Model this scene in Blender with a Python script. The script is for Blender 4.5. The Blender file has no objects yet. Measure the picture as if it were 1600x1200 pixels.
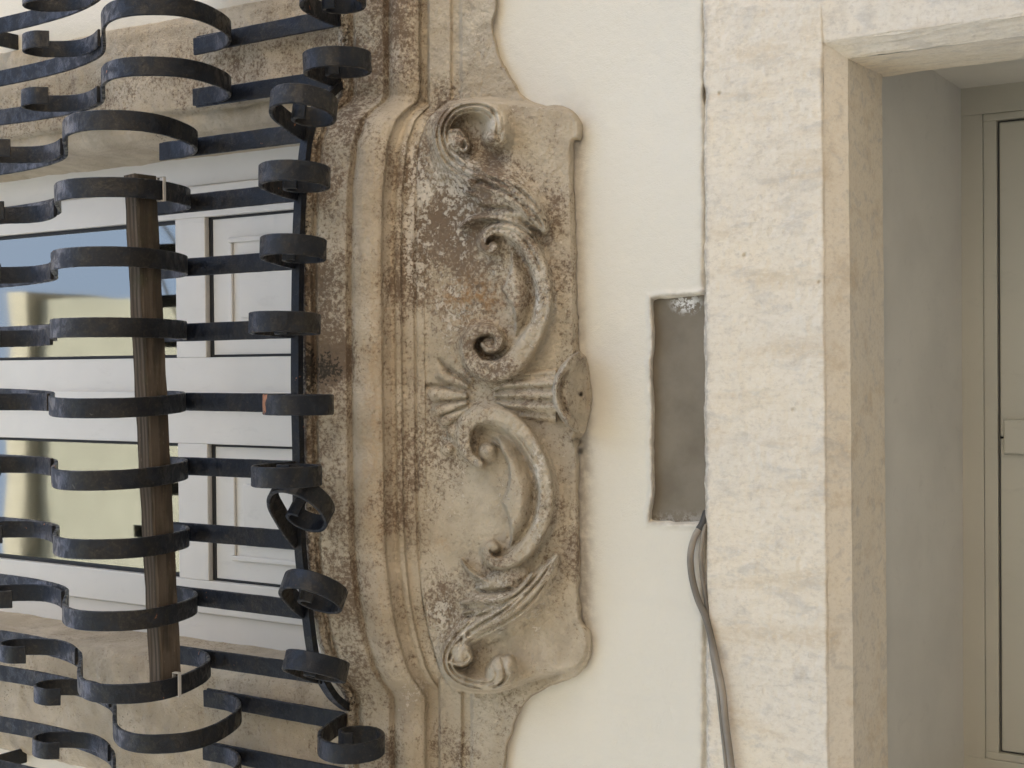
import bpy, math, random
import numpy as np
from mathutils import Matrix

scene = bpy.context.scene
COL = scene.collection
random.seed(4); rng = np.random.default_rng(11)

# ------------------------------------------------------------------ camera
# The photograph is turned on its side: the world's up is the picture's left.
FPX = 2149.6048
M = np.array([[-0.00892363, 0.99987206, 0.01327563],
              [0.54457768, 0.01599404, -0.83855789],
              [-0.83866294, -0.00025337, -0.54465073]])   # camera axes -> world
CAM = np.array([0.0, -2.5, 1.5])
cam_data = bpy.data.cameras.new("camera")
cam = bpy.data.objects.new("camera", cam_data)
COL.objects.link(cam)
cam_data.sensor_width = 36.0
cam_data.lens = FPX / 1600 * 36
cam_data.clip_start = 0.05
cam_data.clip_end = 500
mw = Matrix.Identity(4)
for i in range(3):
    for j in range(3):
        mw[i][j] = M[i, j]
    mw[i][3] = CAM[i]
cam.matrix_world = mw
scene.camera = cam

# ------------------------------------------------------------------ sky, sun, exposure
SUN_EL, SUN_AZ = math.radians(52), math.radians(18)       # sun stands behind the house: the facade is in open shade
world = bpy.data.worlds.new("World")
scene.world = world
world.use_nodes = True
nt = world.node_tree
bg = nt.nodes["Background"]
sky = nt.nodes.new("ShaderNodeTexSky")
sky.sky_type = 'NISHITA'
sky.sun_disc = False
sky.sun_elevation = SUN_EL
sky.sun_rotation = SUN_AZ
sky.dust_density = 7.0
nt.links.new(sky.outputs[0], bg.inputs[0])
bg.inputs[1].default_value = 0.15
sun_data = bpy.data.lights.new("sun", 'SUN')
sun_data.energy = 4.0
sun_data.angle = math.radians(0.5)
sun_data.color = (1.0, 0.90, 0.76)
sun = bpy.data.objects.new("sun", sun_data)
COL.objects.link(sun)
sd = np.array([math.sin(SUN_AZ) * math.cos(SUN_EL), math.cos(SUN_AZ) * math.cos(SUN_EL), math.sin(SUN_EL)])
from mathutils import Vector
sun.rotation_euler = Vector(sd).to_track_quat('Z', 'Y').to_euler()
sun.location = (2, 6, 14)
scene.view_settings.view_transform = 'Standard'
scene.view_settings.look = 'None'
scene.view_settings.gamma = 1
scene.view_settings.use_curve_mapping = False
scene.view_settings.exposure = 2.2
scene.cycles.max_bounces = 6
scene.cycles.diffuse_bounces = 3
scene.cycles.caustics_reflective = False
scene.cycles.caustics_refractive = False
scene.cycles.sample_clamp_indirect = 4

# ------------------------------------------------------------------ survey: pixel of the 1600x1200 photo + distance from wall -> world
def rays(px, py):
    px = np.asarray(px, float); py = np.asarray(py, float)
    c = np.stack([px - 800, 600 - py, np.full(np.broadcast(px, py).shape, -FPX)], -1) if px.shape == py.shape else None
    return c @ M.T
def P(px, py, d):
    px, py, d = np.broadcast_arrays(np.asarray(px, float), np.asarray(py, float), np.asarray(d, float))
    r = rays(px, py)
    t = (-d - CAM[1]) / r[..., 1]
    return CAM + r * t[..., None]
def PZ(px, py, z):
    r = rays(np.float64(px), np.float64(py))
    return CAM + r * ((z - CAM[2]) / r[2])

# ------------------------------------------------------------------ numpy noise
def smooth(t): return t * t * (3 - 2 * t)
def sstep(a, b, x):
    t = np.clip((x - a) / (b - a), 0, 1)
    return t * t * (3 - 2 * t)
def vnoise(x, y, seed=0):
    g = np.random.default_rng(seed).random((256, 256))
    xi = np.floor(x).astype(int); yi = np.floor(y).astype(int)
    fx = smooth(x - xi); fy = smooth(y - yi)
    a = g[yi % 256, xi % 256]; b = g[yi % 256, (xi + 1) % 256]
    c = g[(yi + 1) % 256, xi % 256]; d = g[(yi + 1) % 256, (xi + 1) % 256]
    return (a * (1 - fx) + b * fx) * (1 - fy) + (c * (1 - fx) + d * fx) * fy - 0.5
def fbm(x, y, seed=0, octv=4, gain=0.5):
    s = 0; a = 1.0
    for k in range(octv):
        s = s + a * vnoise(x * 2 ** k + 17.3 * k, y * 2 ** k + 9.1 * k, seed + k)
        a *= gain
    return s

# ------------------------------------------------------------------ object helpers
def tag(o, label=None, cat=None, group=None, kind=None):
    if label: o["label"] = label
    if cat: o["category"] = cat
    if group: o["group"] = group
    if kind: o["kind"] = kind
    return o
def empty(name, loc, label, cat, group=None):
    o = bpy.data.objects.new(name, None)
    o.empty_display_size = 0.1
    COL.objects.link(o)
    o.location = loc
    return tag(o, label, cat, group, 'thing')
def link(name, me, mat, parent=None, loc=(0, 0, 0)):
    o = bpy.data.objects.new(name, me)
    COL.objects.link(o)
    if mat is not None and not me.materials: me.materials.append(mat)
    o.parent = parent
    o.location = loc
    return o
def base_of(p):
    x = np.zeros(3)
    while p is not None:
        x = x + np.array(p.location); p = p.parent
    return x
def mesh_np(name, V, F, mat, parent=None, smooth_sh=True, attrs=None, normals=None):
    """V world coordinates (n,3); F (m,4) quads or list of polys; the object sits in its parent's frame"""
    V = np.asarray(V, float) - base_of(parent)
    me = bpy.data.meshes.new(name)
    if isinstance(F, np.ndarray):
        n, m = len(V), len(F)
        k = F.shape[1]
        me.vertices.add(n); me.vertices.foreach_set("co", V.astype(np.float32).ravel())
        me.loops.add(m * k); me.loops.foreach_set("vertex_index", F.astype(np.int32).ravel())
        me.polygons.add(m)
        me.polygons.foreach_set("loop_start", np.arange(0, m * k, k, dtype=np.int32))
        me.polygons.foreach_set("loop_total", np.full(m, k, dtype=np.int32))
        me.update(calc_edges=True)
    else:
        me.from_pydata([tuple(v) for v in V], [], F)
    if attrs:
        for an, av in attrs.items():
            a = me.attributes.new(an, 'FLOAT', 'POINT')
            a.data.foreach_set("value", np.asarray(av, np.float32).ravel())
    if smooth_sh:
        me.polygons.foreach_set("use_smooth", np.ones(len(me.polygons), dtype=bool))
    if normals is not None:
        me.normals_split_custom_set_from_vertices([tuple(v) for v in normals])
    me.validate()
    return link(name, me, mat, parent)
def grid_faces(ny, nx, flip=False):
    i = np.arange(ny * nx).reshape(ny, nx)
    f = np.stack([i[:-1, :-1], i[:-1, 1:], i[1:, 1:], i[1:, :-1]], -1).reshape(-1, 4)
    return f[:, ::-1] if flip else f
def grid_mesh(name, W, mat, parent=None, attrs=None, flip=False):
    ny, nx = W.shape[:2]
    return mesh_np(name, W.reshape(-1, 3), grid_faces(ny, nx, flip), mat, parent, True, attrs)
def box_geo(x0, x1, y0, y1, z0, z1, b=0.0):
    """box, optionally with chamfered edges (b)"""
    if b <= 0:
        V = [(x, y, z) for x in (x0, x1) for y in (y0, y1) for z in (z0, z1)]
        F = [(0, 1, 3, 2), (4, 6, 7, 5), (0, 4, 5, 1), (2, 3, 7, 6), (0, 2, 6, 4), (1, 5, 7, 3)]
        return V, F
    import bmesh
    bm = bmesh.new()
    V, F = box_geo(x0, x1, y0, y1, z0, z1)
    vs = [bm.verts.new(v) for v in V]
    for f in F: bm.faces.new([vs[i] for i in f])
    bmesh.ops.bevel(bm, geom=bm.edges[:], offset=b, segments=2, profile=0.5, affect='EDGES')
    bmesh.ops.recalc_face_normals(bm, faces=bm.faces[:])
    bm.verts.index_update()
    V = [tuple(v.co) for v in bm.verts]; F = [tuple(v.index for v in f.verts) for f in bm.faces]
    bm.free()
    return V, F
def merge(parts):
    V, F = [], []
    for v, f in parts:
        o = len(V); V += list(v); F += [tuple(i + o for i in q) for q in f]
    return V, F
def boxes(name, specs, mat, parent=None, b=0.0):
    V, F = merge([box_geo(*s, b=b) for s in specs])
    return mesh_np(name, V, F, mat, parent, smooth_sh=False)
def catmull(pts, n=8):
    p = np.asarray(pts, float)
    p = np.vstack([2 * p[0] - p[1], p, 2 * p[-1] - p[-2]])
    out = []
    for i in range(1, len(p) - 2):
        for k in range(n):
            t = k / n
            out.append(0.5 * ((2 * p[i]) + (-p[i - 1] + p[i + 1]) * t + (2 * p[i - 1] - 5 * p[i] + 4 * p[i + 1] - p[i + 2]) * t * t
                              + (-p[i - 1] + 3 * p[i] - 3 * p[i + 1] + p[i + 2]) * t ** 3))
    out.append(p[-2])
    return np.array(out)
def strip_geo(prof, width, th, bev=0.0016, taper=None, wob=0.0, seed=0):
    """flat iron bar swept along prof [(d, z)], its width along X; local coordinates (x, -d, z)"""
    p = np.asarray(prof, float)
    t = np.gradient(p, axis=0); t /= np.linalg.norm(t, axis=1)[:, None] + 1e-9
    nrm = np.stack([t[:, 1], -t[:, 0]], 1)
    n = len(p)
    r = np.random.default_rng(seed)
    V = []
    for i in range(n):
        w = width / 2 * (1 + wob * (r.random() - .5)); h = th / 2 * (taper[i] if taper is not None else 1)
        b = min(bev, h * .6)
        for (a, c) in [(-w + b, -h), (w - b, -h), (w, -h + b), (w, h - b), (w - b, h), (-w + b, h), (-w, h - b), (-w, -h + b)]:
            q = p[i] + nrm[i] * c
            V.append((a, -q[0], q[1]))
    F = []
    for i in range(n - 1):
        for k in range(8):
            a, b2 = i * 8 + k, i * 8 + (k + 1) % 8
            F.append((a, b2, b2 + 8, a + 8))
    F.append(tuple(range(7, -1, -1))); F.append(tuple((n - 1) * 8 + k for k in range(8)))
    return V, F
def mesh_local(name, V, F, smooth_sh=True, angle=35):
    me = bpy.data.meshes.new(name)
    me.from_pydata([tuple(v) for v in V], [], F)
    if smooth_sh:
        me.polygons.foreach_set("use_smooth", np.ones(len(me.polygons), dtype=bool))
        try: me.set_sharp_from_angle(angle=math.radians(angle))
        except Exception: pass
    me.validate()
    return me
def tube_geo(pts, rad, sides=10):
    p = np.asarray(pts, float); n = len(p)
    rad = np.broadcast_to(np.asarray(rad, float), (n,))
    t = np.gradient(p, axis=0); t /= np.linalg.norm(t, axis=1)[:, None]
    up = np.array([0, 1.0, 0]); V = []
    for i in range(n):
        a = np.cross(t[i], up); a /= np.linalg.norm(a) + 1e-9
        b = np.cross(t[i], a)
        for k in range(sides):
            an = 2 * math.pi * k / sides
            V.append(p[i] + rad[i] * (math.cos(an) * a + math.sin(an) * b))
    F = []
    for i in range(n - 1):
        for k in range(sides):
            F.append((i * sides + k, i * sides + (k + 1) % sides, (i + 1) * sides + (k + 1) % sides, (i + 1) * sides + k))
    F.append(tuple(range(sides - 1, -1, -1))); F.append(tuple((n - 1) * sides + k for k in range(sides)))
    return V, F

# ------------------------------------------------------------------ materials
class NT:
    def __init__(s, name):
        s.m = bpy.data.materials.new(name); s.m.use_nodes = True
        s.t = s.m.node_tree; s.b = s.t.nodes["Principled BSDF"]
        s.pos = s.t.nodes.new("ShaderNodeNewGeometry").outputs["Position"]
    def n(s, ty, **kw):
        o = s.t.nodes.new(ty)
        for k, v in kw.items(): setattr(o, k, v)
        return o
    def put(s, sock, v):
        if hasattr(v, "is_linked") or isinstance(v, bpy.types.NodeSocket): s.t.links.new(v, sock)
        else: sock.default_value = v
    def map(s, sc, loc=(0, 0, 0)):
        o = s.n("ShaderNodeMapping"); s.put(o.inputs[0], s.pos)
        o.inputs["Scale"].default_value = sc if isinstance(sc, tuple) else (sc,) * 3
        o.inputs["Location"].default_value = loc
        return o.outputs[0]
    def noise(s, scale, detail=4, rough=0.55, vec=None, dist=0.0):
        o = s.n("ShaderNodeTexNoise")
        s.put(o.inputs["Vector"], vec if vec is not None else s.pos)
        o.inputs["Scale"].default_value = scale; o.inputs["Detail"].default_value = detail
        o.inputs["Roughness"].default_value = rough; o.inputs["Distortion"].default_value = dist
        return o.outputs["Fac"]
    def vor(s, scale, feature='F1', vec=None):
        o = s.n("ShaderNodeTexVoronoi"); o.feature = feature
        s.put(o.inputs["Vector"], vec if vec is not None else s.pos)
        o.inputs["Scale"].default_value = scale
        return o.outputs["Distance"]
    def ramp(s, v, a, b, lo=0.0, hi=1.0):
        o = s.n("ShaderNodeMapRange"); o.interpolation_type = 'SMOOTHSTEP'
        s.put(o.inputs[0], v)
        for k, x in zip((1, 2, 3, 4), (a, b, lo, hi)): s.put(o.inputs[k], x)
        return o.outputs[0]
    def math(s, op, a, b=0.0, clamp=False):
        o = s.n("ShaderNodeMath", operation=op); o.use_clamp = clamp
        s.put(o.inputs[0], a); s.put(o.inputs[1], b)
        return o.outputs[0]
    def mix(s, f, a, b, blend='MIX'):
        o = s.n("ShaderNodeMix"); o.data_type = 'RGBA'; o.blend_type = blend
        s.put(o.inputs[0], f)
        for k, v in ((6, a), (7, b)):
            if isinstance(v, tuple): o.inputs[k].default_value = (*v, 1) if len(v) == 3 else v
            else: s.put(o.inputs[k], v)
        return o.outputs[2]
    def attr(s, name):
        o = s.n("ShaderNodeAttribute"); o.attribute_name = name
        return o.outputs["Fac"]
    def bump(s, h, strength, dist, prev=None):
        o = s.n("ShaderNodeBump"); o.inputs["Strength"].default_value = strength; o.inputs["Distance"].default_value = dist
        s.put(o.inputs["Height"], h)
        if prev is not None: s.put(o.inputs["Normal"], prev)
        return o.outputs[0]
    def done(s, col=None, rough=0.85, normal=None, metal=0.0, spec=0.3):
        b = s.b
        if col is not None:
            if isinstance(col, tuple): b.inputs["Base Color"].default_value = (*col, 1)
            else: s.put(b.inputs["Base Color"], col)
        s.put(b.inputs["Roughness"], rough)
        b.inputs["Metallic"].default_value = metal
        b.inputs["Specular IOR Level"].default_value = spec
        if normal is not None: s.put(b.inputs["Normal"], normal)
        return s.m

def mat_plaster():
    s = NT("white_plaster")
    big = s.noise(1.7, 4); fine = s.noise(420, 3); mid = s.noise(38, 5, .6)
    st = s.noise(9, 5, .6, s.map((1.0, 1.0, .16)))
    c = s.mix(s.ramp(big, .3, .7), (.79, .745, .635), (.755, .708, .593))
    c = s.mix(s.ramp(st, .52, .78, 0, .35), c, (.68, .63, .53))
    sp = s.ramp(s.vor(60), .0, .035, 1, 0)
    spn = s.ramp(s.noise(7, 3), .62, .72)
    c = s.mix(s.math('MULTIPLY', sp, spn), c, (.33, .29, .24))
    c = s.mix(s.math('MULTIPLY', s.attr("edge"), s.ramp(mid, .30, .62)), c, (.44, .395, .33))
    h = s.math('ADD', s.math('MULTIPLY', mid, .14), s.math('ADD', s.math('MULTIPLY', fine, .11), s.math('MULTIPLY', s.noise(95, 3, .6), .10)))
    nb = s.bump(h, 1.0, .010)
    return s.done(c, .9, nb)
def mat_stone(name="weathered_limestone", base=(.475, .40, .288), pale=(.615, .535, .405)):
    s = NT(name)
    n1 = s.noise(6, 4, .62); n2 = s.noise(55, 5, .70); n3 = s.noise(210, 3, .7); n4 = s.noise(19, 5, .65, dist=.6)
    c = s.mix(s.ramp(n1, .35, .68), base, pale)
    c = s.mix(s.ramp(n4, .45, .7, 0, .6), c, (.40, .335, .25))
    dk = s.attr("dark")                                   # brown weathering crust
    f = s.math('ADD', dk, s.math('MULTIPLY', s.math('SUBTRACT', s.noise(120, 5, .76), .5), 2.6))
    f = s.math('ADD', f, s.math('MULTIPLY', s.math('SUBTRACT', n4, .5), .9))
    c = s.mix(s.ramp(f, .25, .80, 0, .88), c, (.175, .12, .078))
    gr = s.math('ADD', s.attr("grey"), s.math('MULTIPLY', s.math('SUBTRACT', s.noise(34, 6, .7, dist=.5), .5), 1.7))
    c = s.mix(s.ramp(gr, .38, .75, 0, .85), c, (.16, .145, .13))
    wh = s.math('ADD', s.attr("flake"), s.math('MULTIPLY', s.math('SUBTRACT', s.noise(88, 5, .76, dist=.35), .5), 2.6))
    c = s.mix(s.ramp(wh, .58, .70, 0, .85), c, (.74, .67, .555))
    li = s.math('ADD', s.attr("lichen"), s.math('MULTIPLY', s.math('SUBTRACT', s.noise(130, 5, .7), .5), 2.0))
    c = s.mix(s.ramp(li, .52, .72, 0, .9), c, (.05, .043, .033))
    og = s.math('MULTIPLY', s.attr("ochre"), s.ramp(n2, .38, .62))
    c = s.mix(s.math('MULTIPLY', og, .75), c, (.42, .235, .09))
    c = s.mix(s.ramp(n3, .60, .74, 0, .35), c, (.12, .09, .06))
    h = s.math('ADD', s.math('MULTIPLY', n2, .62), s.math('ADD', s.math('MULTIPLY', n3, .22), s.math('MULTIPLY', s.ramp(wh, .58, .70), .10)))
    nb = s.bump(h, 1.0, .010)
    return s.done(c, .92, nb, spec=.2)
def mat_lintel(name="limewashed_stone", k=1.0):
    s = NT(name)
    v = s.map((1, 1, .22)); n1 = s.noise(16, 6, .62, v, .4); n2 = s.noise(70, 6, .68); n3 = s.noise(4, 4)
    n5 = s.noise(30, 5, .6, s.map((1, 1, .45), (3, 0, 1)), .6)
    c = s.mix(s.ramp(n3, .35, .65), (.83, .735, .575), (.79, .715, .585))
    c = s.mix(s.ramp(n1, .50, .72, 0, .7), c, (.66, .54, .375))
    c = s.mix(s.ramp(n5, .50, .70, 0, .6), c, (.585, .54, .465))
    c = s.mix(s.ramp(n2, .52, .76, 0, .5), c, (.52, .455, .37))
    n6 = s.noise(150, 6, .75, s.map((1, 1, .6)))
    c = s.mix(s.ramp(n6, .50, .68, 0, .45), c, (.58, .50, .39))
    c = s.mix(s.ramp(n6, .50, .34, 0, .4), c, (.86, .80, .69))
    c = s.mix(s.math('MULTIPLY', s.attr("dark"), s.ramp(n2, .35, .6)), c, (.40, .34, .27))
    pit = s.ramp(s.vor(85), .02, .10, 0, 1)
    h = s.math('ADD', s.math('ADD', s.math('MULTIPLY', n2, .15 * k), s.math('MULTIPLY', n5, .11 * k)), s.math('ADD', s.math('MULTIPLY', pit, .04 * k), s.math('MULTIPLY', n6, .15 * k)))
    nb = s.bump(h, 1.0, .010)
    return s.done(c, .93, nb, spec=.2)
def mat_paint(name, col, rough=.45, bump=.05, mott=.06):
    s = NT(name)
    n = s.noise(5, 4); dark = tuple(x * (1 - mott * 2) for x in col)
    c = s.mix(s.ramp(n, .3, .75), col, dark)
    g = s.noise(26, 6, .7, s.map((1, 1, .35)), .5)
    c = s.mix(s.ramp(g, .56, .74, 0, .30), c, tuple(x * .72 for x in col))
    c = s.mix(s.ramp(s.noise(210, 3, .7), .64, .74, 0, .25), c, tuple(x * .6 for x in col))
    nb = s.bump(s.math('ADD', s.noise(160, 3), s.math('MULTIPLY', g, .6)), bump, .0016)
    return s.done(c, rough, nb, spec=.4)
def mat_iron():
    s = NT("black_painted_iron")
    n1 = s.noise(11, 5, .62, dist=.4); n2 = s.noise(130, 5, .7); n3 = s.noise(33, 6, .62, dist=.5)
    c = s.mix(s.ramp(n1, .40, .62), (.006, .008, .0125), (.015, .0138, .0122))
    c = s.mix(s.ramp(s.math('ADD', n2, s.math('MULTIPLY', n1, .5)), .74, .98, 0, .8), c, (.046, .038, .028))
    c = s.mix(s.ramp(n3, .52, .60, 0, .6), c, (.017, .022, .030))
    c = s.mix(s.ramp(s.noise(75, 6, .7, dist=.8), .66, .70, 0, .8), c, (.085, .08, .07))
    r = s.math('MULTIPLY', s.ramp(n3, .70, .72), s.ramp(s.noise(3.1, 2), .50, .56))
    for (qx, qy, qd, rad) in [(421, 499, .42, .034), (419, 628, .42, .036), (84, 738, .50, .03), (400, 190, .40, .02)]:
        w_ = P(float(qx), float(qy), qd)
        vd = s.n("ShaderNodeVectorMath", operation='DISTANCE'); s.put(vd.inputs[0], s.pos); vd.inputs[1].default_value = tuple(w_)
        r = s.math('MAXIMUM', r, s.ramp(s.math('ADD', s.math('MULTIPLY', vd.outputs["Value"], 1 / rad), s.math('MULTIPLY', s.noise(70, 4), 1.6)), 1.45, 1.35))
    c = s.mix(r, c, (.36, .15, .07))
    nb = s.bump(s.math('ADD', s.math('MULTIPLY', n2, .35), n3), .9, .0032)
    return s.done(c, s.ramp(n3, .42, .6, .34, .72), nb, spec=.38)
def mat_wood():
    s = NT("weathered_timber")
    v = s.map((1.2, 14, 14))
    g = s.n("ShaderNodeTexWave"); g.bands_direction = 'Z'
    s.put(g.inputs["Vector"], s.map((.7, 5, 5))); g.inputs["Scale"].default_value = 5.5
    g.inputs["Distortion"].default_value = 7; g.inputs["Detail"].default_value = 3; g.inputs["Detail Scale"].default_value = .9
    n = s.noise(5, 6, .65, v)
    c = s.mix(s.ramp(g.outputs["Fac"], .2, .85), (.062, .052, .040), (.125, .100, .076))
    c = s.mix(s.ramp(n, .45, .7, 0, .8), c, (.085, .062, .042))
    c = s.mix(s.ramp(s.noise(40, 4, .6, v), .66, .74, 0, .6), c, (.40, .34, .26))
    c = s.mix(s.ramp(s.noise(18, 5, .6), .5, .7, 0, .55), c, (.075, .070, .042))
    nb = s.bump(n, .7, .004)
    return s.done(c, .92, nb, spec=.12)
def mat_cement():
    s = NT("grey_cement")
    n = s.noise(9, 5, .6); f = s.noise(260, 3)
    c = s.mix(s.ramp(n, .35, .7), (.22, .19, .142), (.17, .143, .104))
    tops = s.math('MULTIPLY', s.attr("splash"), s.ramp(s.noise(90, 5, .7), .45, .56))
    c = s.mix(tops, c, (.75, .74, .70))
    sp = s.ramp(s.vor(90), 0, .05, 1, 0)
    c = s.mix(s.math('MULTIPLY', sp, s.ramp(s.noise(8, 2), .58, .66)), c, (.5, .47, .42))
    nb = s.bump(s.noise(22, 4), .25, .004); nb = s.bump(f, .15, .001, nb)
    return s.done(c, .75, nb, spec=.3)
def mat_glass():
    m = bpy.data.materials.new("window_glass"); m.use_nodes = True
    t = m.node_tree; t.nodes.clear()
    o = t.nodes.new("ShaderNodeOutputMaterial"); mx = t.nodes.new("ShaderNodeMixShader")
    tr = t.nodes.new("ShaderNodeBsdfTransparent"); tr.inputs[0].default_value = (.92, .97, .92, 1)
    gl = t.nodes.new("ShaderNodeBsdfGlossy"); gl.inputs["Roughness"].default_value = .035
    gl.inputs[0].default_value = (1.0, .97, .80, 1)
    no = t.nodes.new("ShaderNodeTexNoise"); no.inputs["Scale"].default_value = 2.2; no.inputs["Detail"].default_value = 1
    ge = t.nodes.new("ShaderNodeNewGeometry"); t.links.new(ge.outputs["Position"], no.inputs["Vector"])
    bu = t.nodes.new("ShaderNodeBump"); bu.inputs["Strength"].default_value = .1; bu.inputs["Distance"].default_value = .02
    t.links.new(no.outputs["Fac"], bu.inputs["Height"]); t.links.new(bu.outputs[0], gl.inputs["Normal"])
    lw = t.nodes.new("ShaderNodeFresnel"); lw.inputs[0].default_value = 4.2
    t.links.new(lw.outputs[0], mx.inputs[0]); t.links.new(tr.outputs[0], mx.inputs[1]); t.links.new(gl.outputs[0], mx.inputs[2])
    t.links.new(mx.outputs[0], o.inputs[0])
    return m
PLASTER = mat_plaster(); STONE = mat_stone(); LINTEL = mat_lintel(); SOFFIT = mat_lintel("limewashed_soffit", .5)
WHITE = mat_paint("white_lacquer", (.74, .715, .66), .4, .04, .03)
GREYWALL = mat_paint("grey_limewash", (.70, .67, .59), .85, .25, .05)
DOORPAINT = mat_paint("pale_green_grey_door_paint", (.56, .535, .44), .5, .05, .03)
BLACK = mat_paint("black_rubber", (.02, .02, .02), .6, .02, .02)
IRON = mat_iron(); WOOD = mat_wood(); CEMENT = mat_cement(); GLASS = mat_glass()
CURTAIN = mat_paint("grey_green_curtain", (.80, .82, .74), .9, .1, .05)
CABLE = mat_paint("grey_cable_sheath", (.42, .365, .29), .75, .9, .35)
CABLEDK = mat_paint("dark_cable_sheath", (.07, .068, .062), .55, .2, .1)
TIE = mat_paint("pale_nylon", (.52, .50, .46), .5, .02, .04)
GASKET = BLACK; SEAL = mat_paint("grey_seal", (.12, .12, .11), .6, .02, .02)
HANDLE = mat_paint("brushed_steel", (.40, .40, .38), .35, .02, .05)
STREET = mat_paint("pale_limestone_paving", (.44, .39, .32), .8, .3, .12)
FARWALL = mat_paint("pale_far_render", (.165, .185, .185), .9, .2, .08)
FARTRIM = mat_paint("pale_far_trim", (.24, .25, .24), .9, .2, .08)
FARSHUT = mat_paint("green_shutter_paint", (.10, .14, .11), .6, .05, .05)

# ------------------------------------------------------------------ street and the house opposite (lights the facade, mirrored in the panes)
street = boxes("street", [(-30, 30, -40, 2, -0.3, 0.0)], STREET); tag(street, "pale stone paving of the narrow street", None, kind="structure")
FY = -6.5
far = empty("house", (-4, FY, 0), "pale rendered house across the street, mirrored in the window panes", "house")
boxes("wall", [(-12, 0.72, FY - 6, FY, 0, 13.6)], FARWALL, far)
boxes("cornice", [(-12, 0.80, FY - 6, FY + .14, 13.6, 13.87)], FARTRIM, far)
for k, (x0, z0) in enumerate([(-1.1, 9.6), (-3.6, 9.6), (-3.6, 5.6), (-1.1, 5.6)]):
    w = boxes("window", [(x0, x0 + 1.0, FY, FY + .04, z0, z0 + 1.9)], FARTRIM, far)
    boxes("shutter", [(x0 + .1, x0 + .49, FY + .04, FY + .075, z0 + .1, z0 + 1.8), (x0 + .51, x0 + .9, FY + .04, FY + .075, z0 + .1, z0 + 1.8)], FARSHUT, w)
def sag(a, b, s, n=24):
    t = np.linspace(0, 1, n)[:, None]
    p = np.array(a) * (1 - t) + np.array(b) * t
    p[:, 2] -= s * 4 * (t * (1 - t))[:, 0]
    return p
for (a, b, s, r, lb) in [((-4, FY + .1, 9.2), (6, -1.0, 9.6), .5, .012, "upper overhead cable slung across the street, mirrored in the panes"),
                      ((-4, FY + .1, 7.9), (5, -0.6, 9.0), .4, .009, "lower overhead cable slung across the street, mirrored in the panes")]:
    V, F = tube_geo(sag(a, b, s), r, 6)
    o = mesh_np("overhead_cable", V, F, CABLEDK); tag(o, lb, "cable", "overhead cables")

# ------------------------------------------------------------------ plastered wall of the house (with the niche)
wall = empty("plaster_wall", (0, 0, 0), "cream white plastered house wall between the window apron and the door lintel", "wall")
XJR, XJL = 0.86, -1.03            # outer edges of the window surround
VW = [(.80, 7, .003, .40, 3.45, 12.0), (.90, 7, .003, .40, 0, 3.4499), (-7, -1.0, .003, .40, 3.45, 12.0), (-7, -1.06, .003, .40, 0, 3.4499), (-1.0, .80, .003, .40, 5.75, 12.0)]  # unseen upper wall made tall so its shadow covers the lower wall opposite
boxes("wall_face", VW, PLASTER, wall)
px = np.arange(690, 1116.1, 2.4); py = np.arange(-210, 1431, 2.4)
GX, GY = np.meshgrid(px, py)
d = 0.0022 * fbm(GX / 90, GY / 90, 3, 4) + 0.0010 * fbm(GX / 14, GY / 20, 9, 3)
# niche: rounded rectangle with wobbly edges, raised lip
nx0 = 1020 + 5 * fbm(GX / 60, GY / 45, 21, 3) - .004 * (GY - 640); ny0 = 464 + 6 * fbm(GX / 30, GY / 60, 22, 3) - .08 * (GX - 1060); ny1 = 815 + 6 * fbm(GX / 35, GY / 60, 23, 3) + .05 * (GX - 1060)
ins = np.minimum(np.minimum(GX - nx0, GY - ny0), ny1 - GY)
d += -0.026 * sstep(-3.5, 3.5, ins) + .006 * np.exp(-((ins + 6) / 4.0) ** 2) * (1 + 1.2 * fbm(GX / 12, GY / 12, 29, 3))
# plaster swells where it meets the carved stone; lip against lintel
edge = np.exp(-((GX - 1100) / 7.0) ** 2) * .6 + np.exp(-((ins + 3) / 4.0) ** 2) * .7
edge = edge + .5 * sstep(928, 900, GX + 8 * fbm(GX / 30, GY / 30, 5)) * sstep(445, 400, np.abs(GY - 615))
edge = edge + .55 * np.exp(-((GX - 915) / 14.0) ** 2) * sstep(560, 700, GY) * sstep(1060, 1000, GY) + .12 * np.exp(-(((GX - 915) / 20.) ** 2 + ((GY - 180) / 40.) ** 2))
d += -0.010 * sstep(1095, 1105, GX + 3 * fbm(GX / 20, GY / 24, 33, 3)) * (ins < -4)
for (hx, hy, rx, ry) in [(1103, 146, 4.5, 16)]:
    d += -0.02 * np.exp(-(((GX - hx) / rx) ** 2 + ((GY - hy) / ry) ** 2) ** 2)
for (hx, hy, rr) in [(901, 497, 3), (903, 690, 5), (906, 704, 4), (909, 975, 4), (904, 214, 5)]:
    d += -0.012 * np.exp(-(((GX - hx) ** 2 + (GY - hy) ** 2) / rr ** 2) ** 1.5)
W = P(GX, GY, d)
grid_mesh("plaster_face", W, PLASTER, wall, {"edge": np.clip(edge, 0, 1)}, flip=True)
# cement filling at the back of the niche
cx = np.arange(1012, 1112, 2.5); cy = np.arange(452, 832, 2.5)
A, B = np.meshgrid(cx, cy)
dd = -0.016 + .0012 * fbm(A / 25, B / 40, 41, 3)
spl = np.exp(-(((A - 1072) / 22) ** 2 + ((B - 474) / 15) ** 2) ** 2) + .5 * np.exp(-((B - 812) / 10.) ** 2) * .45
grid_mesh("cement_patch", P(A, B, dd), CEMENT, wall, {"splash": spl}, flip=True)

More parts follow.
